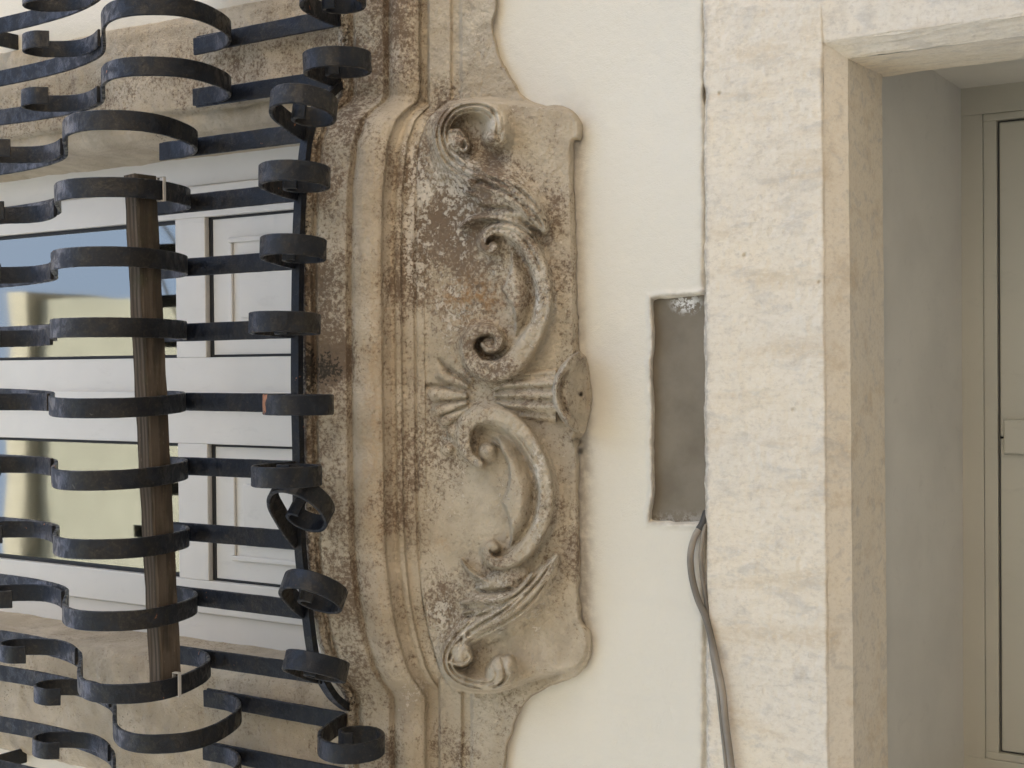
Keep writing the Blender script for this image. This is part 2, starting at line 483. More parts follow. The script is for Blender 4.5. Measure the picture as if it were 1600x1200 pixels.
# ------------------------------------------------------------------ door surround
surround = empty("door_surround", (-.17, 0, 0), "cream limewashed stone lintel and jambs round the recessed door", "door surround")
gx = np.concatenate([np.arange(1092, 1290, 2.4), np.linspace(1290, 1290, 1)]); gy = np.arange(-330, 1640, 2.4)
A, B = np.meshgrid(gx, gy)
wx = A.copy()
left = (1099 + .005 * (B - 600)) + 3.0 * fbm(A * 0 + 3, B / 26, 51, 4) + 3 * np.exp(-((B - 146) / 14.0) ** 2)
low = 1291.5 + .0085 * (B - 600) + 2.0 * fbm(A * 0 + 7, B / 40, 55, 4)
u = (A - 1092) / (1290 - 1092)
wx = left - 4 + u * (low - left + 4)
dl = .009 + .003 * fbm(wx / 55, B / 55, 61, 4) + .0020 * fbm(wx / 9, B / 12, 63, 4, .6)
dl -= .030 * sstep(6, 0, wx - left) + .006 * sstep(6, 0, low - wx) ** 2
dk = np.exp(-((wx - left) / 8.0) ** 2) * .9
for (ya, yb, xa) in [(1046, 1062, 1140), (1070, 1076, 1170), (1084, 1099, 1215), (1112, 1134, 1190), (1052, 1066, 1180)]:
    yc = ya + (yb - ya) * (wx - xa) / (1300 - xa) + 3 * fbm(wx / 22, wx * 0 + ya, 64, 3)
    ln = np.exp(-((B - yc) / 1.3) ** 2) * sstep(xa, xa + 25, wx)
    dk = dk + .42 * ln * np.clip(.6 + 2 * fbm(wx / 18, B / 30, 66, 3), 0, 1); dl = dl - .0007 * ln
for (hx, hy, r_) in [(1164, 399, 2.6), (1125, 146, 2.2), (1240, 640, 2), (1280, 441, 2)]:
    dl = dl - .008 * np.exp(-((wx - hx) ** 2 + (B - hy) ** 2) / r_ ** 2)
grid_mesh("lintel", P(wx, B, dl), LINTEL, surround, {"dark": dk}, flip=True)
zl = lambda B: .0085 * (B - 600)
# chamfer, soffit, back edge: strips under the lintel, limited to the opening on the right
def strip_px(name, c0, c1, mat, parent, ylim, n=16, seed=1, amp=.003):
    """surface between two lines (px, d) running along the picture's height"""
    B = np.arange(ylim[0], ylim[1] + .1, 3.0); t = np.linspace(0, 1, n)
    T, BB = np.meshgrid(t, B)
    pxx = c0[0] + (c1[0] - c0[0]) * T + zl(BB) + 1.6 * fbm(T * 0 + seed, BB / 40, 55 if c0[0] < 1300 else 71 + seed, 4) * (1 - T) + 1.6 * fbm(T * 0 + seed, BB / 40, 71 + seed, 4) * T * 0
    dd = c0[1] + (c1[1] - c0[1]) * T
    V = P(pxx, BB, dd)
    V[..., 2] += amp * fbm(T * n / 4, BB / 14, 80 + seed, 4)
    return grid_mesh(name, V, mat, parent, {"dark": np.zeros(T.shape)}, flip=True)
strip_px("lintel_chamfer", (1291, .004), (1329, -.034), SOFFIT, surround, (60, 1640), 14, 1, .0014)
strip_px("lintel_soffit", (1328.5, -.034), (1382, -.20), SOFFIT, surround, (88, 1640), 18, 2, .0016)
# right jamb: front face, chamfer and reveal from lintel down to the threshold
def jamb(sign, Xe, name):
    z = np.concatenate([np.arange(2.46, 1.2, -.005), np.arange(1.2, -.01, -.06)])
    zz = z[:, None]
    slope = (.035 * (2.42 - zz)) * 0
    def surf(pts, nm, seed, amp):
        prof = np.array(pts); k = len(prof)
        t = np.linspace(0, 1, 26); s = np.linspace(0, 1, k)
        X = np.interp(t, s, prof[:, 0]); D = np.interp(t, s, prof[:, 1])
        T, Zm = np.meshgrid(t, z)
        Xg = Xe + sign * X[None, :] + amp * fbm(T * 6, Zm * 14, seed, 4)
        Dg = D[None, :] + amp * fbm(T * 6 + 9, Zm * 16, seed + 3, 5, .6)
        return grid_mesh(nm, np.stack([Xg, -Dg, Zm], -1), LINTEL, surround, {"dark": np.clip(1.6 * fbm(T * 5, Zm * 9, seed + 6, 4), 0, .9) if nm == 'jamb' else np.zeros(T.shape)}, flip=(sign > 0))
    surf([(.50, .004), (.36, .008), (.2, .009), (.028, .006)], "jamb", 91, .006)
    surf([(.030, .006), (.0, -.034)], "jamb_chamfer", 93, .003)
    surf([(.0, -.034), (-.002, -.215)], "jamb_reveal", 95, .003)
jamb(1, .573, "jamb"); jamb(-1, -.913, "jamb")
# plaster lining of the vestibule behind the stone
ves = empty("door_recess", (-.17, .4, 0), "shaded grey plaster lining of the recess in front of the door", "recess")
zs = 2.372; ze = 2.327
def quad_grid(name, a, b, c, d_, mat, parent, n=30, m=12, amp=.002, seed=1):
    a, b, c, d_ = map(np.array, (a, b, c, d_))
    u = np.linspace(0, 1, n)[:, None, None]; v = np.linspace(0, 1, m)[None, :, None]
    V = (a * (1 - u) + b * u) * (1 - v) + (d_ * (1 - u) + c * u) * v
    nrm = np.cross(b - a, d_ - a); nrm = nrm / np.linalg.norm(nrm)
    uu, vv = np.meshgrid(np.arange(m), np.arange(n))
    V = V + nrm * (amp * fbm(uu / 3., vv / 4., seed, 3))[..., None]
    return grid_mesh(name, V, mat, parent, {"dark": np.zeros((n, m))})
XR, XL = .603, -.945
quad_grid("ceiling", (XL - .03, .212, zs + .012), (XR + .06, .212, zs + .012), (XR, .64, ze), (XL, .64, ze), GREYWALL, ves, 40, 16)
quad_grid("side_wall", (XR + .05, .212, 2.45), (XR + .05, .212, 0), (XR, .66, 0), (XR, .66, 2.45), GREYWALL, ves, 40, 12, seed=4)
quad_grid("side_wall", (XL - .05, .212, 0), (XL - .05, .212, 2.45), (XL, .66, 2.45), (XL, .66, 0), GREYWALL, ves, 40, 12, seed=5)
boxes("mass_and_light_block", [(-1.6, XL - .06, .03, .9, 0, 2.36), (XR + .066, 1.3, .03, .9, 0, 2.36), (-1.6, 1.3, .05, .9, 2.46, 2.60), (-1.6, 1.3, .72, .9, 0, 2.46)], GREYWALL, ves)  # last box, unseen behind the door, added to block a light leak
boxes("threshold", [(-.913, .573, -.05, .9, 0, .05)], LINTEL, ves)

# door
DY = .62
door = empty("door", (-.168, DY, 0), "pale grey green double door deep in the stone surround", "door")
zt = 2.322
boxes("frame", [(.546, XR + .03, DY, DY + .07, .05, zt + .03), (-.964, -.882, DY, DY + .07, .05, zt + .03), (-.882, .546, DY + .0006, DY + .07, 2.283, zt + .03)], DOORPAINT, door, .0015)
boxes("frame_bead", [(.530, .5455, DY + .004, DY + .06, .05, 2.2825), (-.8815, -.866, DY + .004, DY + .06, .05, 2.2825), (-.866, .530, DY + .0045, DY + .06, 2.254, 2.2825)], DOORPAINT, door, .0015)
boxes("seal", [(.5265, .5295, DY + .018, DY + .06, .05, 2.2535), (-.8655, -.8625, DY + .018, DY + .06, .05, 2.2535), (-.8625, .5265, DY + .018, DY + .06, 2.2495, 2.2535)], SEAL, door)
for (a, b) in [(-.861, -.1700), (-.1660, .525)]:
    l = boxes("leaf", [(a, b, DY + .008, DY + .055, .05, 2.249)], DOORPAINT, door, .003)
    boxes("raised_panel", [(a + .12, b - .12, DY + .001, DY + .0078, 1.25, 2.0)], DOORPAINT, l, .003)
    boxes("raised_panel", [(a + .12, b - .12, DY + .001, DY + .0078, .2, 1.1)], DOORPAINT, l, .003)
boxes("meeting_strip", [(-.2035, -.1275, DY - .004, DY + .0076, .06, 2.240)], DOORPAINT, door, .004)
boxes("leaf_lock", [(-.30, -.245, DY - .004, DY + .0076, .98, 1.22)], HANDLE, door, .003)

# ------------------------------------------------------------------ window
WD = .20                                                    # window stands this far inside the wall plane
Xw0, Xw1 = -.745, .585
wc = -.087
win = empty("casement_window", (wc, WD, 3.5), "white double casement window with solid lower panels behind the grille", "window")
zb, ztp = 3.55, 5.62
zgb = 4.352; zpt = 4.238
fx0, fx1 = -.672, .500
boxes("frame", [(Xw0 - .06, fx0, WD, WD + .07, zb, ztp), (fx1, Xw1 + .06, WD, WD + .07, zb, ztp), (fx0, fx1, WD, WD + .07, ztp - .08, ztp), (fx0, fx1, WD, WD + .07, zb, zb + .06)], WHITE, win, .003)
def sash(x0, x1, g0, g1, side):
    y0 = WD - .012; y1 = WD + .05
    zt_ = ztp - .083; zb_ = zb + .063
    s = boxes("sash", [(x0, g0, y0, y1, zb_, zt_), (g1, x1, y0, y1, zb_, zt_), (g0, g1, y0, y1, zgb - .114, zgb), (g0, g1, y0, y1, zb_, zb_ + .1), (g0, g1, y0, y1, zt_ - .08, zt_)], WHITE, win, .0025)
    gw = .009
    boxes("gasket", [(g0 + .0005, g0 + gw, y0 + .014, y1 - .004, zgb + .0005, zt_ - .0805), (g1 - gw, g1 - .0005, y0 + .014, y1 - .004, zgb + .0005, zt_ - .0805)], GASKET, s)
    zp1 = zgb - .1145
    boxes("gasket", [(g0 + .0005, g1 - .0005, y0 + .016, y1 - .004, zp1 - .013, zp1), (g0 + .0005, g0 + .007, y0 + .016, y1 - .004, zb_ + .1005, zp1 - .0135), (g1 - .007, g1 - .0005, y0 + .016, y1 - .004, zb_ + .1005, zp1 - .0135)], GASKET, s)
    boxes("glass_pane", [(g0 + gw, g1 - gw, y0 + .024, y0 + .03, zgb + .001, zt_ - .081)], GLASS, s)
    p = boxes("lower_panel", [(g0 + .0075, g1 - .0075, y0 + .018, y1 - .006, zb_ + .101, zp1 - .0135)], WHITE, s)
    # moulded frame on the panel and its raised field
    a0, a1, b0, b1 = g0 + .06, g1 - .06, zb_ + .15, zp1 - .075
    t = .014
    boxes("panel_moulding", [(a0, a0 + t, y0 + .010, y0 + .0178, b0, b1), (a1 - t, a1, y0 + .010, y0 + .0178, b0, b1), (a0 + t, a1 - t, y0 + .010, y0 + .0178, b1 - t, b1), (a0 + t, a1 - t, y0 + .010, y0 + .0178, b0, b0 + t)], WHITE, s, .003)
    boxes("panel_field", [(a0 + .045, a1 - .045, y0 + .008, y0 + .0176, b0 + .045, b1 - .045)], WHITE, s, .004)
    return s
sash(-.0845, .498, .030, .412, 1)
sash(-.670, -.0875, -.580, -.206, -1)
boxes("meeting_bead", [(-.1085, -.0635, WD - .026, WD - .0125, zb + .07, ztp - .09)], WHITE, win, .004)
# curtains inside
for (x0, x1, sd_, lb) in [(.0, .46, 61, "pale curtain behind the right casement pane"), (-.62, -.19, 67, "pale grey green curtain behind the left casement pane")]:
    xs = np.linspace(x0, x1, 70); zz = np.linspace(4.2, 5.6, 24)
    A, B = np.meshgrid(xs, zz)
    D = .275 + .018 * np.sin(A * 62 + 3 * fbm(A * 4, B * 2, sd_, 2)) + .02 * fbm(A * 9, B * 2, sd_ + 4, 3)
    o = grid_mesh("curtain", np.stack([A, D, B], -1), CURTAIN)
    tag(o, lb, "curtain", "curtains inside the window")
room = boxes("room_shell", [(-1.6, 1.4, 1.6, 1.7, 3.3, 5.8), (-1.6, -1.5, .42, 1.6, 3.3, 5.8), (1.3, 1.4, .42, 1.6, 3.3, 5.8), (-1.6, 1.4, .42, 1.7, 5.8, 5.9), (-1.6, 1.4, .42, 1.7, 3.2, 3.3)], GREYWALL)
tag(room, kind="structure")

# window surround: two stone jambs and the head
wsur = empty("window_surround", (wc, 0, 3.4), "dirty brown limestone jambs framing the grilled window", "window surround")
def wjamb(prof, nm, z0, z1, seed, flip, dark_px):
    z = np.arange(z0, z1, .006); prof = np.array(prof)
    s = np.concatenate([[0], np.cumsum(np.linalg.norm(np.diff(prof, axis=0), axis=1))]); L = s[-1]
    t = np.linspace(0, L, int(L / .005)); X = np.interp(t, s, prof[:, 0]); D = np.interp(t, s, prof[:, 1])
    T, Z = np.meshgrid(t, z)
    Dg = D[None, :] + .007 * fbm(T * 11, Z * 9, seed, 5) + .003 * fbm(T * 60, Z * 60, seed + 7, 3)
    Xg = X[None, :] + .006 * fbm(T * 8, Z * 10, seed + 2, 4)
    lip = 0.8 * np.exp(-((T - .0) / .03) ** 2)
    # soot crust grows in a patch on the outer face
    dark = dark_px(Xg, Z) + .35 * fbm(T * 7, Z * 5, seed + 3, 4)
    fl = .15 + .3 * fbm(T * 5, Z * 5, seed + 5, 3)
    zero = np.zeros(T.shape)
    return grid_mesh(nm, np.stack([Xg, -Dg, Z], -1), STONE, wsur, {"dark": dark, "grey": zero - .25, "flake": fl, "lichen": .12 + .5 * fbm(T * 6, Z * 6, seed + 9, 4), "ochre": zero}, flip)
rj = [(.905, -.02), (.893, .014), (.87, .022), (.70, .024), (.655, .026), (.648, .006), (.64, .010), (.615, .012), (.600, .0), (.592, -.03), (.588, -.12), (.575, -.215)]
wjamb(rj, "jamb", 3.35, 5.75, 131, True, lambda X, Z: .18 + .25 * np.exp(-((X - .73) / .07) ** 2) - .5 * sstep(.66, .62, X))
lj = [(-1.10, -.02), (-1.075, .014), (-1.05, .022), (-.84, .024), (-.80, .024), (-.775, .018), (-.756, .004), (-.750, -.03), (-.752, -.10), (-.745, -.215)]
wjamb(lj, "jamb", 3.35, 5.75, 151, False, lambda X, Z: .10 + 0 * X)
boxes("head", [(-1.10, .905, -.03, .21, 5.62, 5.80)], STONE, wsur, .01)

# ------------------------------------------------------------------ carved apron and sill: one relief, split into its parts
apron = empty("carved_apron", (-.04, 0, 2.95), "weathered baroque stone apron with carved scrolls under the window", "apron")
SX, SY = 1.25, 1.5
px = np.arange(460, 934, SX); py = np.concatenate([np.arange(-800, -200, 8), np.arange(-200, 1420, SY), np.arange(1420, 2020, 8)])
GX, GY = np.meshgrid(px, py)
roll = .009 * (GY - 600)
ys = [-999, 150, 160, 172, 187, 225, 300, 412, 600, 750, 862, 937, 994, 1042, 1062, 1078, 1090, 1999]
ss = [0, 0, .10, .36, .60, .82, .95, 1.0, 1.0, 1.0, .97, .85, .68, .46, .30, .10, 0, 0]
S = np.interp(GY, ys, ss)
U = GX - 62 * (1 - S) - roll + .9 * fbm(GX / 40, GY / 60, 200, 3)     # moulding coordinate: as read across the middle of the sill
prof_u = [460, 469, 472, 478, 486, 491, 494, 498, 520, 541, 546, 549, 552, 556, 565, 580, 592, 597, 600, 612, 617, 620, 627, 629, 633, 646, 650, 654, 660, 2000]
prof_d = [.150, .172, .190, .197, .192, .178, .176, .192, .186, .178, .166, .160, .166, .173, .176, .172, .163, .156, .140, .118, .116, .122, .120, .110, .106, .102, .092, .098, .094, .094]
dm = np.interp(U, prof_u, prof_d) - .13 * (1 - S)
# plate behind the panel (side stones): two shallow fillets then flat
pu2 = [-999, 650, 655, 668, 671, 703, 707, 718, 722, 3000]
pd2 = [0, 0.0, .004, .004, .022, .020, .010, .010, .022, .020]
top = GY < 600
Us = GX - np.where(top, 0, 17) - roll * 0
side = np.interp(Us, pu2, pd2)
# panel outline (picture px): signed inside distance of a polygon
def poly_dist(pts, gx, gy):
    p = np.array(pts, float); q = np.roll(p, -1, 0)
    dmin = np.full(gx.shape, 1e9); ins_ = np.zeros(gx.shape, bool)
    for a, b in zip(p, q):
        ab = b - a; L = ab @ ab + 1e-9
        t = np.clip(((gx - a[0]) * ab[0] + (gy - a[1]) * ab[1]) / L, 0, 1)
        dmin = np.minimum(dmin, (gx - a[0] - t * ab[0]) ** 2 + (gy - a[1] - t * ab[1]) ** 2)
        c = ((a[1] > gy) != (b[1] > gy)) & (gx < (b[0] - a[0]) * (gy - a[1]) / (b[1] - a[1] + 1e-12) + a[0])
        ins_ ^= c
    return np.where(ins_, np.sqrt(dmin), -np.sqrt(dmin))
plate = catmull([(777, -800), (777, -200), (777, 0), (770, 37), (779, 82), (796, 116), (819, 150), (845, 164), (875, 166), (898, 175), (911, 195), (908, 219), (897, 226), (898, 300), (901, 400), (903, 500), (906, 545), (916, 560), (923, 590), (924, 630), (918, 664), (908, 682), (905, 700), (906, 850), (908, 960), (922, 985), (926, 1015), (915, 1042), (894, 1059), (849, 1077), (822, 1099), (802, 1140), (790, 1195), (786, 1300), (788, 1420), (790, 2020)], 6)
plate = np.vstack([plate, [(300, 2020), (300, -800)]])
pd = poly_dist(plate, GX, GY) + 3.0 * fbm(GX / 22, GY / 22, 210, 4)
panel = catmull([(600, 330), (629, 262), (639, 210), (657, 184), (687, 169), (712, 158), (760, 156), (800, 160), (846, 166), (876, 170), (897, 178), (906, 196), (903, 216), (893, 226), (893, 300), (896, 400), (898, 500), (900, 612), (902, 720), (903, 850), (904, 955), (916, 985), (918, 1012), (905, 1040), (870, 1052), (830, 1062), (790, 1076), (740, 1080), (700, 1070), (672, 1050), (652, 1015), (640, 950), (632, 880), (600, 800)], 6)
pn = poly_dist(panel, GX, GY) + 1.6 * fbm(GX / 30, GY / 30, 212, 3)
slopeP = np.interp(GX, [640, 700, 800, 860, 880, 905, 930], [.094, .086, .074, .052, .044, .036, .030])
hp = slopeP * 1.0
hp = hp + .006 * np.exp(-((GX - (646 + roll)) / 3.5) ** 2) * (S > .5)
# --- relief carved on the panel
def Z5(y0, pts):
    out = []
    for q in pts: out.append((620 + q[0] / 5.3333, y0 + q[1] / 5.3333) + ((q[2] / 5.3333,) if len(q) > 2 else ()))
    return np.array(out)
PART = np.zeros(GX.shape, int)          # 0 mould, 1 panel, 2.. carvings
rel = np.zeros(GX.shape)
def curve_field(pts, n=10, ext=0):
    c = catmull(pts, n)
    w = c[:, 2]; xy = c[:, :2]
    mx = max(w.max() * 3.2, ext)
    sel = (GX > xy[:, 0].min() - mx) & (GX < xy[:, 0].max() + mx) & (GY > xy[:, 1].min() - mx) & (GY < xy[:, 1].max() + mx)
    gx = GX[sel]; gy = GY[sel]
    best = np.full(gx.shape, 1e9); sg = np.zeros(gx.shape); ww = np.full(gx.shape, 1.0); tt = np.zeros(gx.shape)
    for i in range(len(xy) - 1):
        a = xy[i]; ab = xy[i + 1] - a; L = ab @ ab + 1e-9
        t = np.clip(((gx - a[0]) * ab[0] + (gy - a[1]) * ab[1]) / L, 0, 1)
        ex = gx - a[0] - t * ab[0]; ey = gy - a[1] - t * ab[1]
        d2 = ex * ex + ey * ey
        m = d2 < best
        best[m] = d2[m]; sg[m] = np.sign(ab[0] * ey - ab[1] * ex)[m]
        ww[m] = (w[i] + (w[i + 1] - w[i]) * t)[m]; tt[m] = (i + t)[m] / len(xy)
    return sel, np.sqrt(best), sg, ww, tt
def ridge(pts, h, part=None, shape=1.0, flutes=0, combine='max', inner=None, rim=0.0, n=10, wk=1.0, flat=False):
    global rel
    pts = np.array(pts); pts[:, 2] *= wk
    sel, r, sg, w, t = curve_field(pts, n, 120 if inner else 0)
    q = np.clip(r / w, 0, 1)
    prof = (1 - q ** 2.4) ** shape if not flat else (1 - q ** 5) ** .8 * (.90 + .10 * q ** 2)
    if rim: prof = prof * (1 - rim * np.exp(-(q / .55) ** 2)) 
    if flutes: prof = prof * (1 + .17 * np.cos(q * sg * math.pi * flutes + 1.5 * t * 6))
    v = h * prof
    cush = None
    if inner:                                    # raised field inside the C, with a trough along the band
        lo_, hi_ = inner
        e = r - w
        tw = sstep(lo_ - .05, lo_ + .05, t) * sstep(hi_ + .05, hi_ - .05, t)
        cush = np.where((sg > 0) & (e > 0), .040 * sstep(1, 26, e) ** .9 * sstep(110, 26, e) * tw, 0)
    R = rel[sel]
    R2 = np.maximum(R, v) if combine == 'max' else R + v
    if cush is not None: R2 = np.maximum(R2, cush)
    if part is not None:
        ps = PART[sel]; ps[(v > .0035) & (v >= R - 1e-6)] = part; PART[sel] = ps
    rel[sel] = R2
def groove(pts, dep):
    sel, r, sg, w, t = curve_field(pts, 6)
    rel[sel] -= dep * np.exp(-(r / w) ** 2 * 1.6)
def bump_at(x, y, rx, ry, h, part=None, ang=0.0):
    ca, sa = math.cos(ang), math.sin(ang)
    ex = ((GX - x) * ca + (GY - y) * sa) / rx; ey = (-(GX - x) * sa + (GY - y) * ca) / ry
    v = h * np.sqrt(np.clip(1 - ex ** 2 - ey ** 2, 0, 1))
    m = v > rel
    rel[m] = v[m]
    if part is not None: PART[m & (v > .002)] = part
# upper leaf scroll (S)
up = Z5(140, [(840, 400, 62), (850, 300, 62), (810, 205, 62), (720, 145, 56), (600, 135, 52), (480, 175, 52), (405, 260, 52), (375, 360, 54), (395, 480, 62), (455, 580, 74), (560, 660, 86), (700, 730, 92), (850, 800, 96), (1000, 890, 92), (1110, 990, 80), (1190, 1090, 55), (1230, 1170, 20)])
rel -= .014 * np.exp(-(((GX - 742) / 26) ** 2 + ((GY - 212) / 24) ** 2) ** 1.5)
ridge(up, .026, 2, 1.3, wk=2.3)
ridge(up, .050, 2, .6, 4, rim=.12, wk=1.5)
bump_at(*Z5(140, [(860, 930)])[0], 58, 27, .036, 2, .62)
bump_at(*Z5(140, [(835, 310)])[0], 17, 30, .062, 2, .2); bump_at(*Z5(140, [(800, 400)])[0], 16, 13, .060, 2); bump_at(*Z5(140, [(880, 370)])[0], 9, 14, .058, 2)
groove(Z5(140, [(800, 190, 9), (835, 260, 9), (830, 350, 9), (835, 430, 8)]), .010)
groove(Z5(140, [(860, 200, 7), (890, 290, 7), (870, 390, 7)]), .008); bump_at(*Z5(140, [(490, 430)])[0], 20, 22, .056, 2)
bump_at(*Z5(140, [(885, 240)])[0], 6, 6, .036, 2)
cur = Z5(140, [(440, 350, 26), (520, 345, 30), (560, 385, 22)]); ridge(cur, 0.050, 2)
cur = Z5(140, [(430, 470, 26), (480, 415, 28), (560, 415, 28), (590, 470, 28), (560, 510, 24), (520, 480, 16)]); ridge(cur, 0.052, 2)
ridge(Z5(140, [(500, 560, 18), (600, 640, 18), (720, 700, 18), (860, 740, 16)]), 0.054, 2)
ridge(Z5(140, [(640, 780, 24), (760, 830, 30), (900, 870, 34), (1020, 960, 34), (1090, 1060, 24)]), 0.050, 2)
ridge(Z5(140, [(570, 850, 20), (680, 880, 30), (800, 900, 34), (920, 930, 34), (1010, 1010, 34), (1080, 1090, 20)]), .030, 2)
for k_ in range(5):
    o_ = k_ * 34 - 60
    ridge(Z5(140, [(520 + o_ * .3, 600 + o_ * .9, 12), (650 + o_ * .2, 700 + o_ * .9, 17), (800, 775 + o_ * .95, 18), (950 - o_ * .3, 865 + o_ * .8, 18), (1080 - o_ * .5, 975 + o_ * .6, 16), (1190 - o_ * .7, 1100 + o_ * .3, 8)]), .052 - .003 * k_, 2, .8)
groove(Z5(140, [(700, 975, 22), (800, 990, 24), (900, 985, 22), (970, 1010, 16)]), .022)
groove(Z5(140, [(640, 790, 16), (720, 760, 18), (790, 800, 14)]), .014)
groove(Z5(140, [(560, 590, 8), (680, 680, 8), (820, 760, 8), (960, 850, 8)]), .008)
groove(Z5(140, [(740, 800, 8), (900, 850, 8), (1030, 950, 8), (1120, 1060, 8)]), .008)
# tuft where leaf meets the C
ridge(Z5(330, [(530, 130, 16), (610, 70, 24), (720, 50, 30), (850, 60, 34), (980, 90, 36), (1080, 150, 30), (1130, 200, 14)]), .034, 2, flutes=3)
groove(Z5(330, [(600, 150, 12), (680, 90, 12), (800, 75, 10), (900, 80, 10)]), .010)
# C scroll, upper
c1 = Z5(330, [(820, 300, 26), (770, 325, 28), (720, 280, 30), (735, 205, 34), (830, 150, 42), (960, 175, 54), (1070, 260, 62), (1150, 390, 66), (1205, 530, 66), (1228, 670, 64), (1222, 810, 64), (1185, 940, 66), (1120, 1060, 72), (1040, 1190, 80), (930, 1290, 86), (800, 1330, 84), (690, 1300, 76), (615, 1220, 68), (590, 1120, 60), (630, 1030, 54), (720, 985, 46), (810, 1000, 40), (855, 1070, 34), (830, 1140, 30), (760, 1155, 26), (715, 1110, 18)])
ridge(c1, .018, 3, 1.4, wk=1.9)
ridge(c1, .046, 3, .55, inner=(.18, .62), flat=True, wk=1.22)
bump_at(*Z5(330, [(800, 290)])[0], 9, 9, .040, 3); bump_at(*Z5(330, [(770, 1110)])[0], 13, 13, .030, 3)
ridge(Z5(330, [(1120, 170, 7), (1200, 330, 7), (1255, 520, 7), (1275, 680, 7), (1268, 830, 7), (1225, 990, 7), (1150, 1140, 7)]), .040, 3)
groove(Z5(330, [(800, 150, 9), (950, 160, 9), (1060, 240, 9), (1150, 380, 8), (1200, 500, 6)]), .008)
# C scroll, lower
c2 = Z5(690, [(690, 190, 36), (610, 130, 44), (565, 40, 54), (560, -60, 62), (600, -160, 68), (700, -215, 72), (830, -215, 74), (960, -150, 72), (1070, -40, 68), (1150, 90, 64), (1210, 230, 60), (1240, 380, 58), (1236, 540, 60), (1200, 690, 60), (1130, 820, 60), (1040, 930, 58), (930, 1000, 52), (830, 1010, 44), (765, 965, 38), (745, 900, 34), (785, 855, 28), (830, 880, 22)])
ridge(c2, .018, 4, 1.4, wk=1.9)
ridge(c2, .046, 4, .55, inner=(.32, .84), flat=True, wk=1.22)
bump_at(*Z5(690, [(755, 85)])[0], 15, 15, .044, 4); bump_at(*Z5(690, [(805, 885)])[0], 10, 10, .040, 4)
ridge(Z5(690, [(960, -230, 7), (1090, -120, 7), (1200, 60, 7), (1275, 250, 7), (1300, 420, 7), (1290, 590, 7), (1245, 740, 7)]), .040, 4)
groove(Z5(690, [(620, -60, 8), (680, -140, 8), (800, -160, 8), (930, -110, 8), (1050, 0, 7), (1140, 140, 7)]), .009)
groove(Z5(690, [(690, 20, 14), (740, -20, 12), (830, -10, 12), (870, 50, 12)]), .014)
# lower leaf scroll (S)
lo = Z5(860, [(1330, 50, 16), (1260, 170, 40), (1170, 300, 66), (1060, 410, 84), (930, 500, 90), (790, 575, 88), (650, 650, 80), (530, 740, 70), (450, 840, 60), (425, 930, 54), (450, 1010, 50), (530, 1080, 48), (650, 1125, 50), (780, 1135, 56), (880, 1090, 60), (930, 1010, 58)])
rel -= .014 * np.exp(-(((GX - 745) / 26) ** 2 + ((GY - 1035) / 22) ** 2) ** 1.5)
ridge(lo, .026, 5, 1.3, wk=2.3)
ridge(lo, .050, 5, .6, 4, rim=.12, wk=1.5)
bump_at(*Z5(860, [(840, 330)])[0], 58, 27, .036, 5, -.62)
bump_at(*Z5(860, [(850, 1010)])[0], 20, 27, .060, 5, .4); bump_at(*Z5(860, [(925, 965)])[0], 13, 18, .064, 5)
groove(Z5(860, [(870, 900, 9), (890, 970, 9), (900, 1060, 9), (860, 1120, 8)]), .011)
groove(Z5(860, [(800, 960, 8), (830, 1030, 8), (800, 1100, 8)]), .009); bump_at(*Z5(860, [(530, 850)])[0], 20, 25, .060, 5)
ridge(Z5(860, [(570, 700, 22), (560, 780, 30), (590, 850, 34), (610, 900, 30), (540, 950, 30), (440, 930, 22)]), .054, 5)
ridge(Z5(860, [(640, 690, 14), (740, 620, 16), (850, 555, 18), (960, 470, 18), (1060, 380, 18)]), .056, 5)
ridge(Z5(860, [(540, 80, 12), (600, 160, 22), (690, 230, 30), (800, 275, 34), (960, 285, 30)]), .034, 5)
ridge(Z5(860, [(540, 440, 14), (640, 420, 26), (760, 420, 34), (900, 400, 34), (1020, 330, 28), (1130, 200, 20)]), .050, 5)
ridge(Z5(860, [(560, 520, 14), (660, 500, 24), (760, 500, 26)]), .030, 5)
for k_ in range(5):
    o_ = k_ * 34 - 40
    ridge(Z5(860, [(1290 - o_ * .6, 120 - o_ * .1, 8), (1170 - o_ * .6, 290 - o_ * .4, 16), (1050 - o_ * .5, 410 - o_ * .6, 18), (910 - o_ * .3, 510 - o_ * .8, 18), (760 - o_ * .2, 595 - o_ * .9, 17), (610 - o_ * .1, 680 - o_ * .9, 12)]), .052 - .003 * k_, 5, .8)
groove(Z5(860, [(640, 330, 20), (760, 345, 24), (880, 335, 22), (950, 320, 14)]), .026)
groove(Z5(860, [(600, 560, 14), (700, 540, 16), (790, 520, 12)]), .014)
# shell
cxs, cys = 620 + 770 / 5.3333, 500 + 640 / 5.3333
for (ang, R_, hw, h_) in [(-43, 92, 10.5, .024), (-25, 103, 11, .032), (-3, 106, 14, .036), (15, 103, 10.5, .032), (29, 100, 10.5, .030), (43, 90, 10, .026)]:
    ca, sa = math.cos(math.radians(ang)), math.sin(math.radians(ang))
    R_ *= .93
    ridge([(cxs - ca * r_, cys + sa * r_, max(2.5, (r_ / R_) ** 1.1 * hw)) for r_ in (38, 52, 66, 78, R_ - 4 - hw * .8)], h_ * .55, 6, .5)
bump_at(*Z5(500, [(420, 1080)])[0], 11, 10, .026, 6)
groove(Z5(500, [(350, 325, 16), (400, 385, 16), (460, 455, 14)]), .011)
groove(Z5(500, [(235, 545, 18), (330, 550, 18), (430, 562, 16)]), .011)
rel = np.maximum(rel, -.02)
